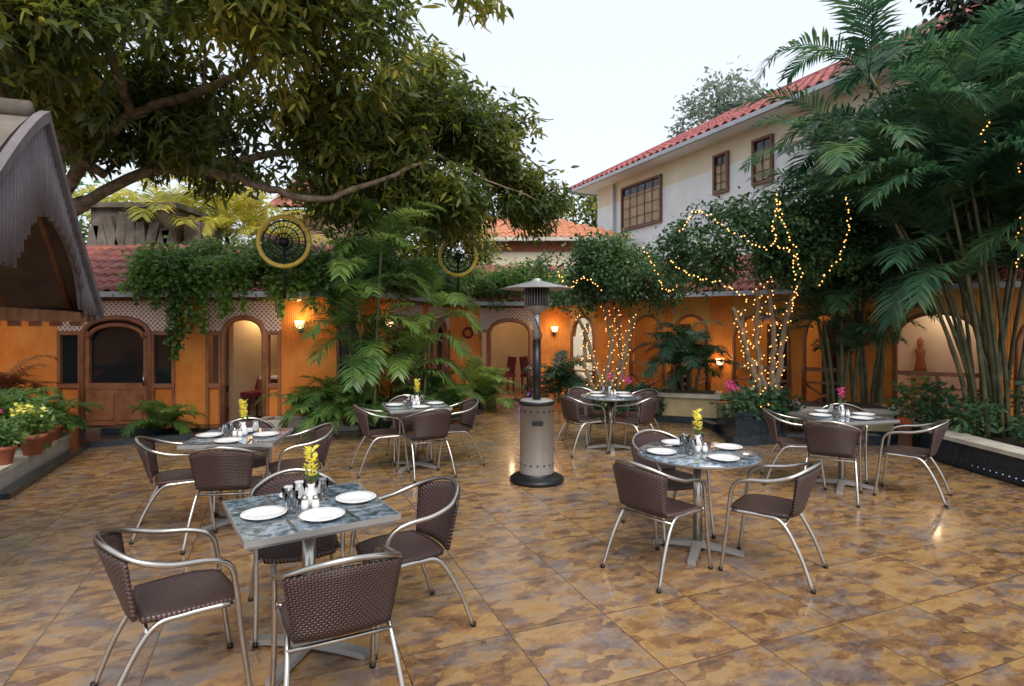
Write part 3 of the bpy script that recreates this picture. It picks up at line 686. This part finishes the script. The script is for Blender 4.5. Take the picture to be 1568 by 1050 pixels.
cx,cy=-2.37,5.08; table(cx,cy,math.radians(8),TS,.37); around(cx,cy,[(200,.46,.1),(285,.38,-.1),(30,.48,.05),(110,.5,0)])
dx,dy=-1.17,7.1; table(dx,dy,math.radians(20),TS,.37); around(dx,dy,[(205,.42,0),(295,.38,.1),(20,.46,.1),(110,.45,0)])
ex,ey=1.38,8.15; table(ex,ey,math.radians(40),TR2,.4,VP); around(ex,ey,[(205,.46,0),(-50,.40,.2),(30,.48,.1),(120,.5,0)])
fx,fy=3.53,6.24; table(fx,fy,math.radians(12),TS,.37,VP); around(fx,fy,[(160,.46,0),(230,.46,.1),(-35,.60,-.1),(60,.5,0)])

B=MB(Matrix.Translation((.275,6.46,0)))
B.lathe([(0,.0),(.30,0),(.30,.035),(.27,.06),(.2,.075),(.19,.10)],(0,0,0),'blackmetal',40)
B.lathe([(.187,.09),(.187,.85),(.193,.85),(.193,.885),(.17,.90),(.0,.90)],(0,0,0),'steelgrey',40)
B.lathe([(.189,.845),(.196,.85),(.196,.885),(.189,.89)],(0,0,0),'blackmetal',40)
for zz in (.2,.78):
    for k in range(16):
        a_=2*math.pi*k/16; B.box((.1875*math.cos(a_),.1875*math.sin(a_),zz),(.006,.018,.018),'blackmetal',Matrix.Rotation(a_,3,'Z'))
B.box((.0,-.189,.66),(.12,.006,.05),'blackmetal')
B.tube([(0,0,.9),(0,0,1.55)],.045,'blackmetal',16); B.tube([(0,0,1.55),(0,0,1.9)],.038,'steelgrey',16)
B.lathe([(.05,1.84),(.075,1.87),(.13,1.90),(.135,1.92)],(0,0,0),'steelgrey',24)
B.lathe([(.13,1.90),(.135,2.12),(.0,2.12)],(0,0,0),'blackmetal',24)
for k in range(28):
    a_=2*math.pi*k/28; B.tube([(.137*math.cos(a_),.137*math.sin(a_),1.9),(.137*math.cos(a_),.137*math.sin(a_),2.12)],.004,'steelgrey',4)
B.lathe([(.40,2.11),(.40,2.118),(.20,2.165),(.06,2.20),(.05,2.225),(0,2.23)],(0,0,0),'steelgrey',12,False)
B.lathe([(.40,2.112),(.2,2.155),(0,2.18)],(0,0,0),'steelgrey',12,False)
B.tube([(.0,-.02,1.45),(.05,-.06,1.60),(-.02,-.06,1.78)],.008,'blackmetal',6)
B.build('patio_heater')

def wheel(x,y,z,r_,rz):
    B=MB(Matrix.Translation((x,y,z))@Matrix.Rotation(rz,4,'Z'))
    B.tube([(r_*math.cos(t*math.pi/24),0,r_*math.sin(t*math.pi/24)) for t in range(49)],.034,'yellowpaint',8)
    B.tube([((r_-.06)*math.cos(t*math.pi/24),0,(r_-.06)*math.sin(t*math.pi/24)) for t in range(49)],.014,'blackmetal',6)
    for q in (.33,.6): B.tube([(r_*q*math.cos(t*math.pi/12),0,r_*q*math.sin(t*math.pi/12)) for t in range(25)],.011,'blackmetal',6)
    for k in range(28):
        a_=2*math.pi*k/28; B.tube([(.04*math.cos(a_+.6),.02*(-1)**k,.04*math.sin(a_+.6)),(r_*math.cos(a_),0,r_*math.sin(a_))],.006,'blackmetal',4)
    B.lathe([(0,-.05),(.07,-.05),(.07,.05),(0,.05)],(0,0,0),'blackmetal',12)
    B.tube([(0,.03,-r_-.5),(0,.03,0)],.025,'blackmetal',8); B.build('cart_wheel_ornament')
wheel(-3.50,8.95,3.0,.38,.1); wheel(-1.03,11.1,3.02,.35,-.1)

# ---------------------------------------------------------------- trees
def limb(B,pts,r0,r1,mat='bark',n=9):
    P=cr(pts,6); k=len(P); P=[p+Vector((random.gauss(0,.012),random.gauss(0,.012),random.gauss(0,.012))) for p in P]
    B.tube(P,[r0+(r1-r0)*(i/(k-1)) for i in range(k)],mat,n); return P
E=empty('mango_tree'); B=MB()
limb(B,[(-8.5,8.6,0),(-8.4,8.6,1.2),(-7.9,8.4,2.4),(-6.8,8.2,3.05),(-5.86,8,3.4)],.3,.11)
l1=limb(B,[(-5.95,8,3.37),(-4.96,8,3.83),(-3.97,7.8,3.75),(-3.35,7.8,3.58),(-2.72,8,3.45),(-2.1,8.3,3.7),(-1.4,9,4.2)],.08,.028)
l2=limb(B,[(-6.5,8.1,3.2),(-5.4,7.6,4.0),(-4.9,7.5,4.4),(-3.8,7.5,4.8),(-2.8,7.5,5.4),(-2.1,7.6,6)],.09,.03)
l3=limb(B,[(-7.2,8.3,2.9),(-6.5,7.6,4.2),(-5.9,7.2,5.5),(-5.5,7,6.6)],.12,.04)
l4=limb(B,[(-4.2,7.8,3.8),(-3.3,8.4,4.2),(-2.3,9,4.4),(-1.4,10,4.6),(-.7,11,5.2)],.06,.03)
l5=limb(B,[(-4.9,7.5,4.4),(-4.6,6.6,5),(-4.1,5.8,5.5)],.06,.03)
l6=limb(B,[(-5.4,7.7,3.7),(-5.6,6.6,4.1),(-5.2,5.6,4.6)],.06,.03)
allp=[p for l in (l1,l2,l3,l4,l5,l6) for p in l[6:]]
lobesL=[((-5.9,7.4,5.7),(2.3,2.2,1.85)),((-4.2,7.2,5.6),(2.1,2.3,1.65)),((-2.6,7.9,6.0),(1.4,1.7,1.9)),((-4.9,5.4,5.2),(1.5,1.0,1.0)),((-2.9,6.6,5.6),(1.1,1.2,1.1)),((-3.7,8.2,4.35),(1.6,1.3,.75)),((-5.2,8.2,4.3),(1.2,1.0,.5))]
lobesR=[((-.8,11,4.8),(1.5,1.4,1.5)),((-.05,11.2,4.35),(1.15,1.1,1.0)),((-2.3,9.3,4.5),(1.5,1.4,1.2)),((-1.2,9.8,3.95),(.8,.9,.65)),((-1.6,9.9,5.2),(1.1,1.2,1.1)),((.35,11.4,4.0),(.6,.7,.5))]
lobes=lobesL+lobesR
for i in range(150):
    l=random.choice(lobes); q=Vector([l[0][k]+random.gauss(0,.5)*l[1][k] for k in range(3)])
    s_=min(allp,key=lambda p:(p-q).length)
    m_=(s_+q)/2+Vector((random.gauss(0,.15),random.gauss(0,.15),random.uniform(-.05,.2)))
    if (q-s_).length<3: limb(B,[s_,m_,q],.024,.008,'bark',5)
B.build('trunk_and_branches',E)
cloud('leaves_main',lobesL,5600,13,.21,.050,'mango',E,.6,.10,.25,.95,-.07)
cloud('leaves_side',lobesR,3500,13,.21,.054,'mango',E,.6,.10,.3,1.0,-.10)
cloud('leaves_sprig',[((-.5,6.3,5.3),(.36,.4,.12))],16,10,.22,.055,'mango',E,.5,.09,.1,1,-1)

def simple_tree(name,x,y,h,lobes,n,k,L,W,mat,**kw):
    E=empty(name); B=MB(); limb(B,[(x,y,0),(x+.1,y,h*.5),(x,y,h)],.25*h/8,.08)
    for i in range(10):
        l=random.choice(lobes); limb(B,[(x,y,h*.6),(Vector((x,y,h*.8))+Vector(l[0]))/2,l[0]],.06,.02,'bark',5)
    B.build('trunk',E); cloud('leaves',lobes,n,k,L,W,mat,E,**kw)
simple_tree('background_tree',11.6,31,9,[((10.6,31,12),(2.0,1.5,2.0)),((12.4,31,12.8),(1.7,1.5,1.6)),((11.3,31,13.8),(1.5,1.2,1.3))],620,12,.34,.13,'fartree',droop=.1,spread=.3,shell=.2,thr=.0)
simple_tree('background_tree',2.2,27,5,[((1.6,27,6.2),(2.2,1.5,1.6)),((3.4,27,6.6),(1.6,1.5,1.5))],500,12,.3,.12,'mango',droop=.2,spread=.2)
simple_tree('background_tree',-11,21,5,[((-13.5,21,4.6),(3,1.5,2.2)),((-8.5,22,4.4),(2.6,1.5,1.8)),((-5,22,5.2),(2.4,1.5,2.0)),((-18,20,6),(3.5,1.5,3.0))],1300,12,.3,.11,'vine',droop=.2,spread=.25,thr=-.05)
simple_tree('background_tree',-2.6,16,3.5,[((-3.2,16,4.3),(1.5,1,1.2)),((-1.6,16.4,4.0),(1.3,1,1.0))],700,12,.2,.07,'mango',droop=.4,spread=.15)
palm_clump('background_palm',(-8.4,14.4,2.2),4,1.6,2.6,.15,9,2.2,'palmyellow',ll=.6,lw=.05,rb=.8,stem_r=.07)
palm_clump('background_palm',(-6.4,14.6,1.8),3,1.6,2.2,.15,9,1.8,'palmyellow',ll=.5,lw=.045,rb=.5,stem_r=.06)
E=empty('shade_tree'); B=MB()
limb(B,[(8.3,9.0,0),(8.2,9.0,3),(7.9,8.8,5),(7.4,8.6,7)],.22,.08); limb(B,[(8.2,9,3),(8.8,8.5,5),(9,8,7)],.14,.05); limb(B,[(8.1,9,3.6),(7.0,8.9,5),(6.2,8.8,6)],.1,.04)
B.build('trunk',E)
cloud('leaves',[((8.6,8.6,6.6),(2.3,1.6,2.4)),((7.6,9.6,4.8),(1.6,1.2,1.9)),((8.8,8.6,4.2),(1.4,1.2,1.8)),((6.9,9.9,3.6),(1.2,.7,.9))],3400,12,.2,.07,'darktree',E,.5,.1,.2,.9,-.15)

def vine_patch(E,name,c,r_,n): cloud(name,[(c,r_)],n,7,.085,.065,'vine',E,.45,.07,.3,1.6,-.25)
E=empty('creeper_vine')
for x in np.arange(-5.9,-2.6,.45):
    vine_patch(E,'leaves',(x,9.75,2.66+.12*math.sin(x*3)),(.42,.75,.24),190)
    vine_patch(E,'leaves',(x,9.42,2.38),(.36,.2,.2),90)
for x,z in ((-5.3,2.95),(-4.6,3.0),(-4.1,2.9)): vine_patch(E,'leaves',(x,10.3,z),(.5,.5,.22),120)
C=[]
for x0,zl in ((-5.45,1.45),(-5.38,1.2),(-5.3,1.35),(-5.1,1.75),(-5.2,1.6),(-4.55,1.9),(-4.3,1.95),(-4.65,1.85),(-3.75,1.95),(-3.7,1.85),(-5.7,2.0),(-2.9,1.9),(-4.95,1.6),(-3.2,1.95)):
    z=2.4; x=x0
    while z>zl: 
        for _ in range(4): C.append((x+random.gauss(0,.03),9.36+random.gauss(0,.03),z))
        z-=.022; x+=random.gauss(0,.004)
C=np.array(C); D=np.random.normal(size=C.shape); D[:,2]-=.9; D/=np.linalg.norm(D,axis=1,keepdims=True)
leaves('hanging_strands',C,D,np.random.uniform(.05,.09,len(C)),np.random.uniform(.04,.07,len(C)),'vine',E)
E=empty('creeper_vine')
for t in np.arange(0,1.01,.12):
    x=-2.2+t*.9; y=10+t*3.5
    vine_patch(E,'leaves',(x,y,2.55),(.5,.6,.34),170)
for x in np.arange(-1.3,2.6,.45): vine_patch(E,'leaves',(x,13.7,2.70+.15*math.sin(x*4)),(.45,.8,.42),210)

def fairy(pts,r_=.012):
    B=MB()
    for p in pts:
        p=Vector(p); V=[p+Vector(d)*r_ for d in ((1,0,0),(-1,0,0),(0,1,0),(0,-1,0),(0,0,1),(0,0,-1))]
        B.add(V,[(0,2,4),(2,1,4),(1,3,4),(3,0,4),(2,0,5),(1,2,5),(3,1,5),(0,3,5)],'bulb',True)
    return B
def spiral(P,r0,turn,step):
    out=[];acc=0
    for i in range(len(P)-1):
        a_,b_=P[i],P[i+1]; L=(b_-a_).length; k=max(1,int(L/step))
        for j in range(k):
            acc+=turn+random.uniform(-.3,.3); q=a_.lerp(b_,j/k); out.append(q+Vector((math.cos(acc)*r0,math.sin(acc)*r0,random.uniform(-.03,.03))))
    return out
def ficus(name,base,stems,lobes,n,garl):
    E=empty(name); B=MB(); pts=[]
    for s_ in stems:
        P=limb(B,[Vector(base)+Vector(q) for q in s_],.06,.028,'barklight',7); pts+=spiral(P,.065,1.3,.04)
    B.build('trunk',E); cloud('leaves',lobes,n,9,.085,.042,'ficus',E,.45,.07,.25,1.8,-.16)
    for gpts in garl:
        P=cr(gpts,8)
        for i in range(len(P)-1):
            k=max(1,int((P[i+1]-P[i]).length/.045))
            for j in range(k): q=P[i].lerp(P[i+1],j/k); pts.append(q+Vector((random.gauss(0,.016),random.gauss(0,.016),random.gauss(0,.016))))
    fairy(pts).build('string_lights',E)
b0=(1.70,10.6,.15)
ficus('ficus_tree',b0,[[(0,0,0),(-.12,-.05,.6),(-.3,-.1,1.2),(-.55,-.1,1.8)],[(.05,0,0),(.02,0,.6),(.1,-.05,1.2),(-.02,0,2)],[(.1,0,0),(.25,0,.5),(.35,-.1,1.1),(.5,0,1.8)],[(.0,0,0),(-.2,.05,.4),(-.38,0,.9),(-.35,0,1.6)],[(.08,0,0),(.15,.1,.6),(.3,.1,1.0),(.2,.1,1.9)]],
 [((1.15,10.5,2.6),(.75,.8,.65)),((1.9,10.5,2.7),(.85,.9,.65)),((2.55,10.7,2.5),(.6,.7,.55)),((1.6,10.4,2.95),(.7,.7,.35))],2000,
 [[(.75,9.7,2.6),(.95,9.65,2.35),(1.2,9.6,2.5),(1.5,9.6,2.3)],[(2.2,9.7,3.0),(2.4,9.7,2.6),(2.6,9.8,2.3),(2.9,9.7,2.5),(3.1,9.3,2.9)]])
b1=(3.85,8.9,.4)
ficus('ficus_tree',b1,[[(0,0,0),(-.15,-.1,.5),(-.35,-.15,1.0),(-.55,-.2,1.6)],[(.05,0,0),(-.02,0,.5),(-.12,0,1.1),(-.1,0,2)],[(.1,0,0),(.12,0,.6),(.1,-.1,1.2),(.0,-.1,2.2)],[(.15,0,0),(.22,0,.6),(.3,0,1.2),(.5,0,2.0)],[(0,0,0),(-.08,.1,.5),(-.25,.1,.9),(-.3,.1,1.6)]],
 [((3.1,8.7,2.95),(.75,.75,.6)),((3.9,8.7,3.1),(.95,.9,.6)),((4.8,8.9,3.0),(.85,.8,.7)),((4.2,8.5,2.7),(.8,.6,.4)),((2.75,8.9,2.75),(.55,.6,.5)),((5.3,9.2,2.6),(.6,.6,.6)),((4.2,8.6,3.5),(.6,.5,.3))],3800,
 [[(2.3,8.0,3.0),(2.5,7.85,3.25),(2.85,7.75,3.0),(3.25,7.65,2.75),(3.6,7.6,2.7),(3.75,7.7,2.3),(3.8,7.9,1.9)],[(3.45,7.6,3.4),(3.5,7.55,3.1),(3.65,7.55,2.7),(3.8,7.6,2.3)],[(4.4,7.7,3.4),(4.45,7.7,3.0),(4.3,7.7,2.6),(4.05,7.8,2.2)],[(3.45,7.6,3.4),(3.4,7.6,3.0),(3.45,7.6,2.75)],[(2.2,8.1,2.6),(2.5,7.9,2.35),(2.9,7.9,2.25),(3.3,8,2.0)]])

# palms -----------------------------------------------------------------
palm_clump('areca_palm',(-2.35,9.2,.15),7,1.2,2.6,.09,7,1.3,'palm',ll=.40,lw=.030,rb=.25,stem_r=.024,hs=[3.0,2.6,1.2,2.1,1.6,2.3,1.0])
palm_clump('areca_palm',(-1.6,9.85,.15),4,.5,1.6,.14,6,1.1,'palm',ll=.38,lw=.030,rb=.2,stem_r=.024,hs=[2.0,1.4,.8,1.0])
palm_clump('areca_palm',(-2.7,9.3,.15),5,.1,.5,.2,6,.85,'palm',ll=.30,lw=.026,rb=.3)
palm_clump('areca_palm',(-3.1,9.3,.15),4,.1,.4,.2,5,.75,'palm',ll=.28,lw=.026,rb=.25)
palm_clump('areca_palm',(-1.3,9.9,.05),4,.1,.4,.2,6,.75,'palm',ll=.30,lw=.028,rb=.25)
palm_clump('potted_palm',(-.55,11.6,.1),4,.1,.4,.2,6,.85,'palm',ll=.3,lw=.03,rb=.15)
palm_clump('potted_palm',(-5.45,9.1,.05),3,.05,.12,.2,6,.7,'palm',ll=.24,lw=.025,rb=.1)
palm_clump('potted_palm',(1.0,12.4,.1),4,.1,.5,.2,6,1.0,'palmdark',ll=.3,lw=.03,rb=.2)
palm_clump('potted_palm',(3.2,10.6,.5),5,.3,1.1,.15,6,.95,'palmdark',ll=.32,lw=.03,rb=.2)
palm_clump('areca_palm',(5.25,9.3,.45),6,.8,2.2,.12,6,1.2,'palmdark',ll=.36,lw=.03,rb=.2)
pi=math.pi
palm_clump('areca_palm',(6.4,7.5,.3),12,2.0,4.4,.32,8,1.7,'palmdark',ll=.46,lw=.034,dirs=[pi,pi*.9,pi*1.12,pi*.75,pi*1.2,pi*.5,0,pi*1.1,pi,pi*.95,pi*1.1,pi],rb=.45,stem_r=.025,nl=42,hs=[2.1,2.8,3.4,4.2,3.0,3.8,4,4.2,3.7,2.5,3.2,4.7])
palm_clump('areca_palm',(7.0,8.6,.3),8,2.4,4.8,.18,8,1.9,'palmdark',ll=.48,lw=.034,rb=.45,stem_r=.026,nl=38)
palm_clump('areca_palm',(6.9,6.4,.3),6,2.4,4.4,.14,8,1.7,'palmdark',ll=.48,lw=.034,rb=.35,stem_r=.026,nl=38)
palm_clump('areca_palm',(5.9,9.6,.3),7,1.9,4.3,.16,8,1.6,'palmdark',ll=.45,lw=.034,rb=.3,stem_r=.026)
for x,y,z,h in ((-6.4,7.0,.2,.3),(-6.3,7.8,.2,.3),(-6.8,6.6,.2,.35),(-6.9,7.9,.2,.5)):
    palm_clump('potted_palm',(x,y,z),3,h*.4,h,.2,6,.7,'palm',ll=.26,lw=.024,rb=.12)
palm_clump('potted_palm',(-7.5,8.5,.2),4,.3,.7,.15,6,.8,'palmred',ll=.26,lw=.02,rb=.15)
E=empty('garden_shrub'); cloud('leaves',[((-6.4,7.3,.45),(.6,.7,.3)),((-6.5,6.2,.45),(.6,.5,.35))],420,8,.11,.05,'palm',E,0,.06,.1,1.5,-.2)
def pot(x,y,z,s_=1):
    B=MB(); B.lathe([(0,0),(.09*s_,0),(.13*s_,.2*s_),(.15*s_,.2*s_),(.15*s_,.25*s_),(.13*s_,.25*s_),(.12*s_,.22*s_),(0,.22*s_)],(0,0,0),'terracotta',24)
    o=B.build('terracotta_pot'); o.location=(x,y,z)
    E=empty('potted_plant'); cloud('leaves',[((x,y,z+.38*s_),(.17*s_,.17*s_,.13*s_))],40,8,.10,.03,'palm',E,-.3,.04,.1,1,-2)
for p in ((-5.55,6.75,.23,.95),(-5.75,7.15,.23,.9),(-5.9,6.5,.23,.9),(-5.45,6.25,.23,.8),(-4.98,5.3,0,.95),(-6.0,7.6,.23,.8)): pot(*p)
def flowers(name,c,r_,n,mat): 
    E=empty(name); cloud('blooms',[(c,r_)],n,6,.05,.045,mat,E,-.2,.02,.1,1,-2)
flowers('flower_bush',(-5.53,6.72,.76),(.16,.14,.06),8,'petal_yellow'); flowers('flower_bush',(-5.9,6.5,.74),(.12,.14,.06),6,'petal_pink')
E=empty('garden_shrub'); cloud('leaves',[((3.5,8.75,.55),(.4,.35,.25)),((4.0,8.9,.5),(.35,.35,.25)),((1.75,10.4,.3),(.6,.3,.3)),((2.4,10.6,.35),(.5,.3,.3))],500,8,.10,.05,'palmdark',E,0,.06,.1,1.5,-.2)
flowers('flower_bush',(3.15,8.35,.88),(.09,.08,.06),10,'petal_pink'); flowers('flower_bush',(1.95,9.9,.82),(.1,.08,.06),8,'petal_pink')
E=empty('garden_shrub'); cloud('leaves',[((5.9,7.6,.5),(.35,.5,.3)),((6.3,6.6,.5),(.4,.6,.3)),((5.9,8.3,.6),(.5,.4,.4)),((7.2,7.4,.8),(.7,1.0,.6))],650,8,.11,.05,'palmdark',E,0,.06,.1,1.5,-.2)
E=empty('garden_shrub'); cloud('leaves',[((-2.7,9.55,.35),(.8,.2,.25)),((-1.6,10.1,.4),(.5,.35,.35))],420,8,.11,.04,'palm',E,-.1,.06,.1,1.5,-.2)
pts=[]
for px in ((6.0,6.95,4.1),(6.1,7.1,3.0),(5.6,7.0,4.2)):
    P=[Vector(px)+Vector((.05*math.sin(k*.9),-.1,-k*.045)) for k in range(14)]; pts+=P
fairy(pts).build('string_lights')
B=MB()
for k in range(26):
    y=7.3-k*.085; B.box((5.43,y,.07),(.008,.008,.008),'blueled')
B.build('led_strip')

# ---------------------------------------------------------------- lights
def plight(name,loc,e,col=(1,.68,.38),r_=.06):
    l=bpy.data.lights.new(name,'POINT'); l.energy=e; l.color=col; l.shadow_soft_size=r_; o=bpy.data.objects.new(name,l); COL.objects.link(o); o.location=loc
plight('room_lamp',(-4.6,11.0,2.0),28); plight('wall_lamp',(-3.53,9.6,1.85),5)
plight('room_lamp',(0,15.2,2.0),14); 
for u,e in ((1.9,9),(4.2,13),(7,11)):
    p=M4@Vector((u,1.1,2.0)); plight('arcade_lamp',p,e)
p=M4@Vector((3.48,-.28,1.05)); plight('wall_lamp',p,4)
plight('wall_lamp',(1.0,13.45,1.75),5)
plight('fountain_lamp',(.25,13.2,.35),4,(.35,.2,1),.05)
el,az=math.radians(50),math.radians(165)
sd=Vector((math.sin(az)*math.cos(el),math.cos(az)*math.cos(el),math.sin(el)))
sl=bpy.data.lights.new('sun','SUN'); sl.energy=3.1; sl.angle=math.radians(35); sl.color=(1,.93,.82)
so=bpy.data.objects.new('sun',sl); COL.objects.link(so); so.rotation_euler=(-sd).to_track_quat('-Z','Y').to_euler()
W_=bpy.data.worlds.new('World'); S.world=W_; W_.use_nodes=True; nt=W_.node_tree; bg=nt.nodes['Background']
sk=nt.nodes.new('ShaderNodeTexSky'); sk.sky_type='NISHITA'; sk.sun_disc=False; sk.sun_elevation=el; sk.sun_rotation=az; sk.dust_density=2.0; sk.air_density=1.0
mx=nt.nodes.new('ShaderNodeMix'); mx.data_type='RGBA'; mx.inputs[0].default_value=.72; mx.inputs[7].default_value=(8.1,8.5,9.2,1)
nt.links.new(sk.outputs[0],mx.inputs[6]); nt.links.new(mx.outputs[2],bg.inputs[0]); bg.inputs[1].default_value=.15
S.view_settings.view_transform='Standard'; S.view_settings.look='None'; S.view_settings.exposure=0
cd=bpy.data.cameras.new('camera'); co=bpy.data.objects.new('camera',cd); COL.objects.link(co)
co.location=(0,0,1.7); co.rotation_euler=(math.radians(90),0,0); cd.lens=20.5; cd.sensor_width=36; cd.shift_y=-.016; cd.clip_end=600; cd.clip_start=.05
S.camera=co
